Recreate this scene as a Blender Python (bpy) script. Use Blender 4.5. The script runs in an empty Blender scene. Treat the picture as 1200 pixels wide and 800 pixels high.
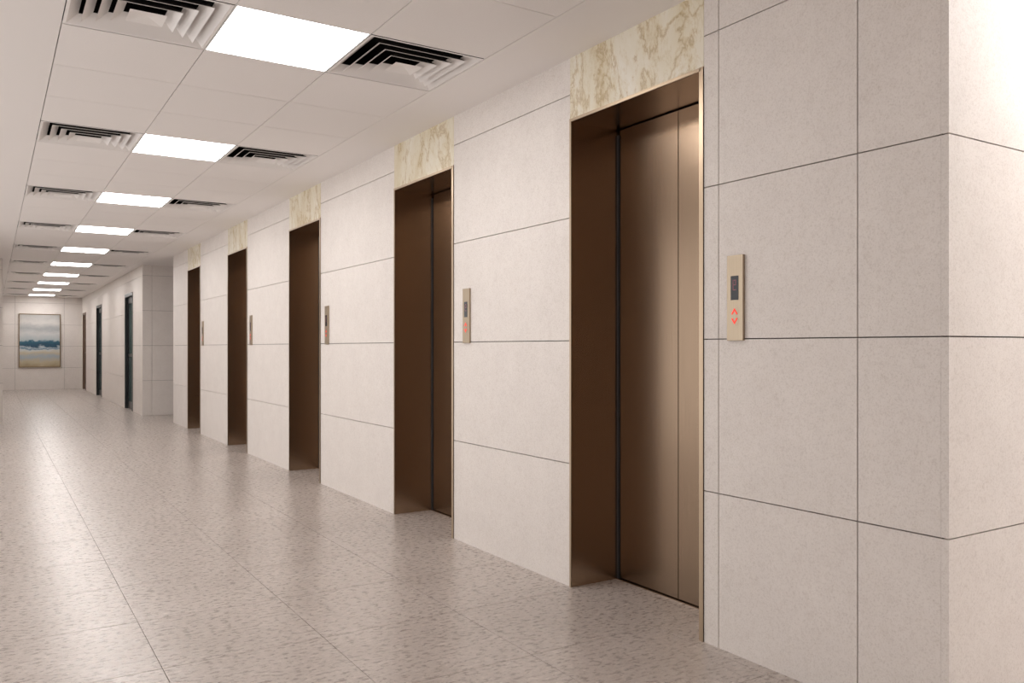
import bpy, bmesh, math
from mathutils import Vector, Matrix
S=bpy.context.scene

# ---------------------------------------------------------------- materials
def newmat(name):
    m=bpy.data.materials.new(name); m.use_nodes=True
    nt=m.node_tree; b=nt.nodes['Principled BSDF']
    return m,nt,b
def N(nt,t,**k):
    n=nt.nodes.new(t)
    for a,v in k.items():
        if a in n.inputs.keys(): n.inputs[a].default_value=v
        else: setattr(n,a,v)
    return n
def simple(name,col,rough=.5,metal=0,em=None,es=0,spec=.5):
    m,nt,b=newmat(name)
    b.inputs['Base Color'].default_value=(*col,1); b.inputs['Roughness'].default_value=rough
    b.inputs['Metallic'].default_value=metal
    b.inputs['Specular IOR Level'].default_value=spec
    if em: 
        b.inputs['Emission Color'].default_value=(*em,1); b.inputs['Emission Strength'].default_value=es
    return m
def ramp(nt,fac,stops):
    r=nt.nodes.new('ShaderNodeValToRGB')
    els=r.color_ramp.elements
    while len(els)<len(stops): els.new(.5)
    for e,(p,c) in zip(els,stops): e.position=p; e.color=(*c,1)
    nt.links.new(fac,r.inputs['Fac']); return r
def coords(nt,scale=(1,1,1)):
    tc=nt.nodes.new('ShaderNodeTexCoord'); mp=nt.nodes.new('ShaderNodeMapping')
    mp.inputs['Scale'].default_value=scale
    nt.links.new(tc.outputs['Object'],mp.inputs['Vector']); return mp.outputs[0]
def noise(nt,vec,scale,detail=4,rough=.6,dist=0):
    n=N(nt,'ShaderNodeTexNoise'); n.inputs['Scale'].default_value=scale
    n.inputs['Detail'].default_value=detail; n.inputs['Roughness'].default_value=rough
    n.inputs['Distortion'].default_value=dist
    nt.links.new(vec,n.inputs['Vector']); return n.outputs['Fac']
def mixc(nt,fac,a,b,mode='MIX'):
    m=nt.nodes.new('ShaderNodeMix'); m.data_type='RGBA'; m.blend_type=mode
    if isinstance(fac,(int,float)): m.inputs[0].default_value=fac
    else: nt.links.new(fac,m.inputs[0])
    nt.links.new(a,m.inputs[6]); nt.links.new(b,m.inputs[7]); return m.outputs[2]
def bump(nt,b,h,strength,dist=.002):
    bp=nt.nodes.new('ShaderNodeBump'); bp.inputs['Strength'].default_value=strength
    bp.inputs['Distance'].default_value=dist
    nt.links.new(h,bp.inputs['Height']); nt.links.new(bp.outputs[0],b.inputs['Normal'])

def stone_wall():
    m,nt,b=newmat('porcelain_panel')
    v=coords(nt)
    r1=ramp(nt,noise(nt,v,5,6,.65),[(.3,(.75,.697,.66)),(.7,(.80,.747,.708))])
    r2=ramp(nt,noise(nt,v,170,4,.8),[(.36,(.78,.76,.74)),(.50,(1,1,1)),(.75,(1.0,1.0,1.0))])
    r3=ramp(nt,noise(nt,v,30,9,.88,.4),[(.34,(.89,.87,.85)),(.5,(1,1,1))])
    c=mixc(nt,.75,r1.outputs[0],r2.outputs[0],'MULTIPLY')
    c=mixc(nt,.8,c,r3.outputs[0],'MULTIPLY')
    nt.links.new(c,b.inputs['Base Color'])
    b.inputs['Roughness'].default_value=.5
    b.inputs['Specular IOR Level'].default_value=.3
    bump(nt,b,noise(nt,v,110,5,.75),.15,.001)
    return m
def stone_floor():
    m,nt,b=newmat('speckled_floor_tile')
    v=coords(nt)
    vs=coords(nt,(1,1.8,1))
    r1=ramp(nt,noise(nt,v,2.2,5,.6),[(.3,(.475,.42,.383)),(.7,(.55,.49,.453))])
    r2=ramp(nt,noise(nt,vs,30,7,.88,.6),[(.32,(.20,.175,.16)),(.45,(.81,.79,.78)),(.57,(1.06,1.06,1.06)),(.67,(1.55,1.55,1.55))])
    vo=N(nt,'ShaderNodeTexVoronoi'); vo.inputs['Scale'].default_value=60; nt.links.new(vs,vo.inputs['Vector'])
    r3=ramp(nt,vo.outputs['Distance'],[(.08,(.36,.33,.31)),(.24,(1,1,1))])
    c=mixc(nt,.95,r1.outputs[0],r2.outputs[0],'MULTIPLY')
    c=mixc(nt,.65,c,r3.outputs[0],'MULTIPLY')
    nt.links.new(c,b.inputs['Base Color'])
    rr=N(nt,'ShaderNodeMapRange'); nt.links.new(noise(nt,vs,30,4,.6),rr.inputs[0])
    rr.inputs[3].default_value=.20; rr.inputs[4].default_value=.37
    nt.links.new(rr.outputs[0],b.inputs['Roughness'])
    b.inputs['Specular IOR Level'].default_value=.65
    bump(nt,b,noise(nt,vs,38,6,.8,.8),.10,.001)
    return m
def marble():
    m,nt,b=newmat('cream_marble')
    v=coords(nt,(1,1.6,.8))
    r1=ramp(nt,noise(nt,v,3,6,.6,.5),[(.3,(.72,.63,.45)),(.5,(.80,.74,.60)),(.7,(.86,.82,.73))])
    r2=ramp(nt,noise(nt,v,2.6,9,.66,.5),[(.455,(1,1,1)),(.485,(.82,.73,.56)),(.50,(.56,.44,.30)),(.51,(.86,.79,.66)),(.535,(1,1,1))])
    r3=ramp(nt,noise(nt,v,6,8,.7,.4),[(.48,(1,1,1)),(.5,(.82,.75,.6)),(.52,(1,1,1))])
    c=mixc(nt,.7,r1.outputs[0],r2.outputs[0],'MULTIPLY')
    c=mixc(nt,.5,c,r3.outputs[0],'MULTIPLY')
    nt.links.new(c,b.inputs['Base Color']); b.inputs['Roughness'].default_value=.25
    return m
def bronze(name,c0,c1,rough):
    m,nt,b=newmat(name)
    v=coords(nt,(60,60,1))
    n=noise(nt,v,3,3,.6)
    r=ramp(nt,n,[(.3,c0),(.7,c1)])
    nt.links.new(r.outputs[0],b.inputs['Base Color'])
    b.inputs['Metallic'].default_value=1; b.inputs['Roughness'].default_value=rough
    return m
def ceil_tile():
    m,nt,b=newmat('ceiling_tile_white')
    v=coords(nt)
    r=ramp(nt,noise(nt,v,120,3,.6),[(.3,(.86,.825,.805)),(.7,(.89,.855,.835))])
    nt.links.new(r.outputs[0],b.inputs['Base Color']); b.inputs['Roughness'].default_value=.6
    return m
def painting():
    m,nt,b=newmat('seascape_canvas')
    tc=nt.nodes.new('ShaderNodeTexCoord'); sp=nt.nodes.new('ShaderNodeSeparateXYZ')
    nt.links.new(tc.outputs['Generated'],sp.inputs[0])
    mp=nt.nodes.new('ShaderNodeMapping'); mp.inputs['Scale'].default_value=(2,1,5)
    nt.links.new(tc.outputs['Generated'],mp.inputs[0])
    n=noise(nt,mp.outputs[0],1.5,7,.65,.5)
    ma=N(nt,'ShaderNodeMath',operation='MULTIPLY_ADD'); nt.links.new(n,ma.inputs[0]); ma.inputs[1].default_value=.24
    ad=N(nt,'ShaderNodeMath',operation='SUBTRACT'); nt.links.new(sp.outputs[2],ad.inputs[0]); ad.inputs[1].default_value=.12
    nt.links.new(ad.outputs[0],ma.inputs[2])
    r=ramp(nt,ma.outputs[0],[(0,(.36,.29,.18)),(.10,(.50,.43,.30)),(.18,(.36,.42,.48)),(.26,(.55,.48,.34)),(.32,(.58,.60,.60)),(.355,(.08,.18,.26)),(.375,(.45,.52,.56)),(.405,(.02,.07,.12)),(.48,(.03,.12,.18)),(.51,(.42,.47,.49)),(.62,(.56,.56,.55)),(.74,(.38,.39,.40)),(.84,(.58,.56,.53)),(1,(.44,.43,.42))])
    nt.links.new(r.outputs[0],b.inputs['Base Color']); b.inputs['Roughness'].default_value=.6
    return m

M_wall=stone_wall(); M_floor=stone_floor(); M_marble=marble(); M_tile=ceil_tile()
M_joint=simple('joint_dark',(.14,.115,.10),.8)
M_fjoint=simple('floor_joint',(.24,.21,.19),.8)
M_door=bronze('brushed_bronze',(.275,.198,.138),(.305,.222,.157),.27)
M_jamb=bronze('brushed_bronze_dark',(.44,.33,.24),(.48,.36,.265),.24)
M_trim=bronze('bronze_trim',(.46,.35,.25),(.50,.39,.28),.35)
M_rub=simple('door_seal',(.03,.033,.04),.4)
M_black=simple('black_recess',(.012,.010,.010),.9)
M_plast=simple('ceiling_plaster',(.87,.835,.815),.6)
M_vent=simple('vent_white_enamel',(.88,.85,.83),.4)
M_lamp=simple('light_diffuser',(1,1,1),.5,em=(1,.97,.945),es=16)
M_lframe=simple('light_frame',(.85,.85,.85),.4)
M_plate=bronze('champagne_plate',(.42,.34,.25),(.46,.375,.28),.38)
M_disp=simple('display_black',(.012,.012,.016),.15)
M_dig=simple('display_digit',(.1,.02,.02),.4,em=(.6,.25,.3),es=.25)
M_red=simple('red_led',(.75,.03,.015),.4,em=(1,.05,.03),es=.75)
M_btn=M_plate
M_glass=simple('tinted_glass',(.10,.15,.15),.06,0,spec=.8)
M_frame=simple('dark_door_frame',(.025,.028,.03),.35,.4)
M_steel=simple('steel_handle',(.6,.6,.6),.25,1)
M_wood=simple('brown_door',(.16,.10,.07),.4)
M_paint=painting()
M_gold=simple('gold_frame',(.24,.17,.10),.35,.8)
M_mull=simple('added_window_frame_white',(.75,.72,.70),.4)  # frame bars of the invented left facade, out of view

# ---------------------------------------------------------------- mesh builder
class B:
    def __init__(s): s.v=[]; s.f=[]; s.m=[]; s.mats=[]
    def mi(s,mat):
        if mat not in s.mats: s.mats.append(mat)
        return s.mats.index(mat)
    def box(s,x0,x1,y0,y1,z0,z1,mat):
        if x1<x0:x0,x1=x1,x0
        if y1<y0:y0,y1=y1,y0
        if z1<z0:z0,z1=z1,z0
        n=len(s.v)
        s.v+=[(x0,y0,z0),(x1,y0,z0),(x1,y1,z0),(x0,y1,z0),(x0,y0,z1),(x1,y0,z1),(x1,y1,z1),(x0,y1,z1)]
        for f in [(0,3,2,1),(4,5,6,7),(0,1,5,4),(1,2,6,5),(2,3,7,6),(3,0,4,7)]:
            s.f.append(tuple(n+i for i in f)); s.m.append(s.mi(mat))
    def poly(s,pts,mat):
        n=len(s.v); s.v+=[tuple(p) for p in pts]; s.f.append(tuple(range(n,n+len(pts)))); s.m.append(s.mi(mat))
    def obj(s,name,parent=None,bevel=0,loc=(0,0,0)):
        me=bpy.data.meshes.new(name); me.from_pydata(s.v,[],s.f)
        for m in s.mats: me.materials.append(m)
        for p,i in zip(me.polygons,s.m): p.material_index=i
        me.update()
        o=bpy.data.objects.new(name,me); S.collection.objects.link(o); o.location=loc
        if parent: o.parent=parent
        if bevel:
            b=o.modifiers.new('b','BEVEL'); b.width=bevel; b.segments=2; b.limit_method='ANGLE'
        return o
def empty(name,loc=(0,0,0)):
    e=bpy.data.objects.new(name,None); S.collection.objects.link(e); e.location=loc; e.empty_display_size=.1
    return e

H=2.60; P=.605; G=.0042; T=.02
ZL=[0,P,2*P,3*P,4*P,H]
def seg(b,plane,side,a0,a1,cuts=(),z0=0,back=.12,axis='x'):
    """clad wall segment; face at coordinate `plane`, body extends toward `side`; runs a0..a1."""
    def bx(p0,p1,q0,q1,zz0,zz1,m):
        if axis=='x': b.box(p0,p1,q0,q1,zz0,zz1,m)
        else: b.box(q0,q1,p0,p1,zz0,zz1,m)
    bx(plane+side*T,plane+side*(T+back),a0+.001,a1-.001,z0,H,M_joint)
    ed=[a0]+[c for c in cuts if a0<c<a1]+[a1]
    zs=[z for z in ZL if z>z0+.01]; zs=[z0]+zs
    for i in range(len(ed)-1):
        for j in range(len(zs)-1):
            l=ed[i]+(G/2 if i>0 else 0); r=ed[i+1]-(G/2 if i<len(ed)-2 else 0)
            bo=zs[j]+(G/2 if j>0 else 0); to=zs[j+1]-(G/2 if j<len(zs)-2 else 0)
            bx(plane,plane+side*(T+.004),l,r,bo,to,M_wall)

W=2.409
doors=[(2.377,3.280),(4.485,5.375),(6.914,7.806),(9.33,10.23),(11.77,12.63)]
DH=2.30
# right wall (elevator wall)
b=B()
seg(b,W,1,1.4045,2.377,(1.686,2.299),back=.4)
for i in range(4): seg(b,W,1,doors[i][1],doors[i+1][0],back=.4)
seg(b,W,1,doors[4][1],13.74,back=.4)
b.box(W,6.0,13.7405,13.76,0,H,M_wall)
b.obj('wall_right')
b=B()
seg(b,1.38,1,W,6.0,[W+.613*k for k in range(1,6)],axis='y',back=.003)
b.obj('wall_right_return')
# passage + far block
b=B(); seg(b,15.4,1,2.2,6.0,[2.35+.61*k for k in range(0,6)],axis='y',back=.1); b.obj('wall_passage')
b=B(); fd=[(16.55,17.6,2.2),(21.6,22.75,2.2),(25.45,26.35,2.15)]
prev=15.525
for a0,a1,z in fd:
    seg(b,2.2,1,prev,a0,[prev+1.2*k for k in range(1,4)]); seg(b,2.2,1,a0,a1,z0=z); prev=a1
seg(b,2.2,1,prev,26.6)
b.box(2.2,2.224,15.4245,15.5245,0,H,M_wall)
b.obj('wall_right_far')
b=B(); seg(b,26.6,1,.0,2.5,(.55,1.75),axis='y'); b.obj('wall_far')
b=B(); seg(b,.15,-1,15.53,26.6,[15.5+1.22*k for k in range(1,9)]); b.obj('wall_left_far')
LW=-1.4; BW=-5.0
b=B(); seg(b,15.5,1,LW,.15,[-.9,-.3],axis='y',back=.004); b.obj('wall_left_block')
# left side: clad wall near, unseen open facade added to let in sky light
WY0,WY1=0.9,12.4
b=B(); seg(b,LW,-1,BW,WY0,[BW+1.22*k for k in range(1,17)]); seg(b,LW,-1,WY1,15.5,(14.42,))
b.box(LW-.14,LW,WY0,WY1,2.5,H,M_plast)
b.obj('wall_left')
b=B(); n=6; st=(WY1-WY0)/n
for k in range(n+1):
    yy=WY0+k*st; b.box(LW-.10,LW-.03,max(WY0,yy-.03),min(WY1,yy+.03),0,2.5,M_mull)
b.box(LW-.10,LW-.03,WY0,WY1,0,.06,M_mull); b.box(LW-.10,LW-.03,WY0,WY1,2.44,2.5,M_mull)
b.obj('added_window_1')  # made-up facade frame, stands in the opening added for fill light
b=B(); seg(b,BW,-1,LW,6.0,[LW+1.22*k for k in range(1,6)],axis='y'); b.obj('wall_back')
b=B(); seg(b,6.0,1,BW,1.38,[BW+1.22*k for k in range(1,6)]); b.obj('wall_side')
b=B(); seg(b,6.0,1,13.76,15.4); b.obj('wall_passage_end')

# floor tiles
b=B()
b.box(LW-.2,6.2,BW-.2,27,-.12,-.003,M_fjoint)
tp=.61; fg=.0026
xs=[.53+tp*k for k in range(-4,10)]; ys=[-5.3+tp*k for k in range(0,53)]
for x in xs:
    for yy in ys:
        b.box(x+fg/2,x+tp-fg/2,yy+fg/2,yy+tp-fg/2,-.02,0,M_floor)
b.obj('floor')

# ceiling
lights=[3.51+2.44*k for k in range(0,10)]
gx=[.26,.86,1.46,2.06]; g=.61
EX=[2.90,4.1]; EYS=[-1.9,-.67,.55]        # unseen flush panels added over the side hall to brighten the return wall
b=B(); cg=.0042
y0=3.51-.61*13; ny=50
ylines=[y0+g*k for k in range(ny+1)]
yend=26.6
lb=3.51-2.44*3
def isl(yy): return any(abs(yy-l)<.02 for l in lights+[lb])
for i in range(3):
    for yy in ylines:
        if yy>yend: continue
        if isl(yy): continue
        b.box(gx[i]+cg/2,gx[i+1]-cg/2,yy+cg/2,min(yy+g,yend)-cg/2,H,H+.02,M_tile)
b.box(.26,2.06,BW,y0-cg/2,H,H+.02,M_plast)
b.box(LW-.2,.26-cg/2,BW-.2,27,H,H+.04,M_plast)
b.box(2.06+cg/2,EX[0],BW-.2,27,H,H+.04,M_plast)
prev=BW-.2
for ey in EYS:
    b.box(EX[0],6.2,prev,ey,H,H+.04,M_plast)
    b.box(EX[0]+.6,EX[1],ey,ey+.6,H,H+.04,M_plast); b.box(EX[1]+.6,6.2,ey,ey+.6,H,H+.04,M_plast)
    prev=ey+.6
b.box(EX[0],6.2,prev,27,H,H+.04,M_plast)
b.box(LW-.2,6.2,BW-.2,27,H+.20,H+.24,M_black)
b.obj('ceiling')

def lamp(x,yy,sx=.60,sy=.61):
    e=empty('ceiling_light_panel',(x+sx/2,yy+sy/2,H))
    q=B(); t=.008
    q.box(-sx/2,sx/2,-sy/2,-sy/2+t,0,.05,M_lframe); q.box(-sx/2,sx/2,sy/2-t,sy/2,0,.05,M_lframe)
    q.box(-sx/2,-sx/2+t,-sy/2+t,sy/2-t,0,.05,M_lframe); q.box(sx/2-t,sx/2,-sy/2+t,sy/2-t,0,.05,M_lframe)
    q.obj('frame',e)
    q=B(); q.box(-sx/2+t,sx/2-t,-sy/2+t,sy/2-t,.004,.012,M_lamp); q.obj('diffuser',e)
def vent(x,yy):
    sx=.60; sy=.61
    e=empty('air_diffuser',(x+sx/2,yy+sy/2,H))
    q=B()
    hx=sx/2-.002; hy=sy/2-.002; z1=.17
    for a in [(-hx,-hx+.004,-hy,hy),(hx-.004,hx,-hy,hy),(-hx,hx,-hy,-hy+.004),(-hx,hx,hy-.004,hy)]:
        q.box(*a,.004,z1,M_black)
    q.box(-hx,hx,-hy,hy,z1-.004,z1,M_black)
    q.obj('plenum',e)
    q=B()
    def ring(so,zo,si,zi,mat,mo=None):
        O=[(-so,-so,zo),(so,-so,zo),(so,so,zo),(-so,so,zo)]; I=[(-si,-si,zi),(si,-si,zi),(si,si,zi),(-si,si,zi)]
        for k in range(4):
            q.poly([O[k],O[(k+1)%4],I[(k+1)%4],I[k]],mat)
    ring(.298,0,.285,0,M_vent)
    for k,s_ in enumerate([.285,.232,.179,.126]):
        z0=-.004*k
        ring(s_,z0,s_-.046,z0+.036,M_vent)
        ring(s_-.002,z0+.004,s_-.048,z0+.040,M_black)
        ring(s_,z0,s_-.002,z0+.004,M_vent)
    ring(.073,-.016,.0,-.004,M_vent)
    q.obj('louvre_blades',e)
for l in lights+[lb]:
    lamp(gx[1],l); vent(gx[0],l); vent(gx[2],l)
for x in EX:
    for yy in EYS: lamp(x,yy,.6,.6)

# elevator doors
def elevator(y0,y1):
    ym=(y0+y1)/2
    e=empty('elevator_door',(W,ym,0)); L=(-W,-ym,0)
    t=.015; xd=2.70; xf=W-.004
    q=B(); q.box(xf,xd+.05,y1-t,y1-.001,0,DH,M_jamb); q.box(xf-.001,xf+.004,y1-t,y1-.001,0,DH,M_trim); q.obj('jamb_far',e,0,L)
    q=B(); q.box(xf,xd+.05,y0+.001,y0+t,0,DH,M_jamb); q.box(xf-.001,xf+.006,y0+.001,y0+t+.008,0,DH,M_trim); q.obj('jamb_near',e,0,L)
    q=B(); q.box(xf,xd+.05,y0+t,y1-t,DH-t,DH-.001,M_jamb); q.box(xf-.001,xf+.004,y0+t,y1-t,DH-t,DH-.001,M_trim); q.obj('header',e,0,L)
    q=B(); q.box(xd,xd+.035,ym+.002,y1-t-.016,.008,DH-t-.006,M_door); q.obj('door_leaf_1',e,.0015,L)
    q=B(); q.box(xd,xd+.035,y0+t+.016,ym-.002,.008,DH-t-.006,M_door); q.obj('door_leaf_2',e,.0015,L)
    q=B(); q.box(xd-.006,xd+.03,y1-t-.014,y1-t,0,DH-t-.03,M_rub); q.box(xd-.006,xd+.03,y0+t,y0+t+.014,0,DH-t,M_rub)
    q.box(xd+.04,xd+.05,y0+t,y1-t,0,DH-t,M_black); q.obj('door_seal',e,0,L)
    q=B(); q.box(xd-.012,xd+.04,y0+t,y1-t,.0,.004,M_jamb); q.obj('sill',e,0,L)
    q=B(); q.box(W-.0005,W+.42,y0+.001,y1-.001,DH+.001,H,M_marble); q.obj('marble_lintel',e,0,L)
for d in doors: elevator(*d)

# call panels
def callpanel(yc):
    e=empty('elevator_call_panel',(W,yc,1.366))
    q=B(); q.box(-.0125,-.0005,-.040,.040,-.163,.163,M_plate); q.obj('plate',e,.0015)
    q=B(); q.box(-.0135,-.011,-.019,.019,-.008,.084,M_disp); q.obj('display',e)
    q=B()
    for (a,c,d,f) in [(-.008,-.005,.05,.068),(.005,.008,.03,.05),(-.008,.008,.066,.069),(-.008,.008,.048,.051),(-.008,.008,.029,.032),(.005,.008,.05,.068)]:
        q.box(-.0142,-.013,a,c,d,f,M_dig)
    q.obj('digit',e)
    def chev(zc,s,name):
        q=B(); w=.015; h=.021*s; x=-.0142
        tip=(zc+h); th=.006*s
        q.poly([(x,-w,zc),(x,0,tip),(x,0,tip-th*1.7),(x,-w+.004,zc-th*.8)],M_red)
        q.poly([(x,w,zc),(x,0,tip),(x,0,tip-th*1.7),(x,w-.004,zc-th*.8)],M_red)
        q.obj(name,e)
    for zc,nm in ((-.050,'button_up'),(-.090,'button_down')):
        q=B(); n=24; r=.0175
        c=[(-.0132,r*1.1*math.cos(2*math.pi*k/n),zc+r*math.sin(2*math.pi*k/n)) for k in range(n)]
        q.poly(c,M_btn); q.obj(nm,e)
    chev(-.060,1,'arrow_up'); chev(-.080,-1,'arrow_down')
for d in doors: callpanel(d[0]-.172)

# glass doors on far right wall
def gdoor(name,a0,a1,z,fm,gm):
    e=empty(name,(2.2,(a0+a1)/2,0)); w=(a1-a0)/2
    q=B(); f=.06
    q.box(-.008,.14,-w+.001,-w+f,0,z-.001,fm); q.box(-.008,.14,w-f,w-.001,0,z-.001,fm); q.box(-.008,.14,-w+f,w-f,z-f,z-.001,fm)
    q.obj('frame',e)
    q=B(); q.box(.04,.09,-w+f+.003,-w+f+.09,.01,z-f-.003,fm); q.box(.04,.09,w-f-.09,w-f-.003,.01,z-f-.003,fm)
    q.box(.04,.09,-w+f+.09,w-f-.09,.01,.14,fm); q.box(.04,.09,-w+f+.09,w-f-.09,z-f-.12,z-f-.003,fm)
    q.box(.04,.09,-w+f+.09,w-f-.09,1.0,1.06,fm); q.obj('leaf_frame',e)
    q=B(); q.box(.055,.07,-w+f+.085,w-f-.085,.13,z-f-.11,gm); q.obj('pane',e)
    q=B(); q.box(.0,.015,-w+f+.04,-w+f+.06,.8,1.4,M_steel)
    q.box(.0,.042,-w+f+.045,-w+f+.055,.86,.88,M_steel); q.box(.0,.042,-w+f+.045,-w+f+.055,1.32,1.34,M_steel); q.obj('pull_handle',e)
gdoor('door_1',*fd[0],M_frame,M_glass); gdoor('door_2',*fd[1],M_frame,M_glass); gdoor('door_3',*fd[2],M_wood,M_wood)

# painting
e=empty('framed_seascape_painting',(1.146,26.6,1.37))
w=.51; h=.745
q=B(); f=.02
q.box(-w,-w+f,-.04,0,-h,h,M_gold); q.box(w-f,w,-.04,0,-h,h,M_gold); q.box(-w+f,w-f,-.04,0,-h,-h+f,M_gold); q.box(-w+f,w-f,-.04,0,h-f,h,M_gold)
q.obj('frame',e)
q=B(); q.box(-w+f,w-f,-.025,0,-h+f,h-f,M_paint); q.obj('canvas',e)

# camera
cam=bpy.data.cameras.new('camera'); co=bpy.data.objects.new('camera',cam); S.collection.objects.link(co)
co.location=(0,0,1.177); co.rotation_euler=(math.radians(90),0,math.radians(-32.27))
cam.sensor_width=36; cam.lens=28.98; cam.shift_y=7/1200; cam.clip_start=.02
S.camera=co
w=bpy.data.worlds.new('world'); S.world=w; w.use_nodes=True
w.node_tree.nodes['Background'].inputs[0].default_value=(1,.965,.945,1); w.node_tree.nodes['Background'].inputs[1].default_value=1.6
S.view_settings.view_transform='Standard'
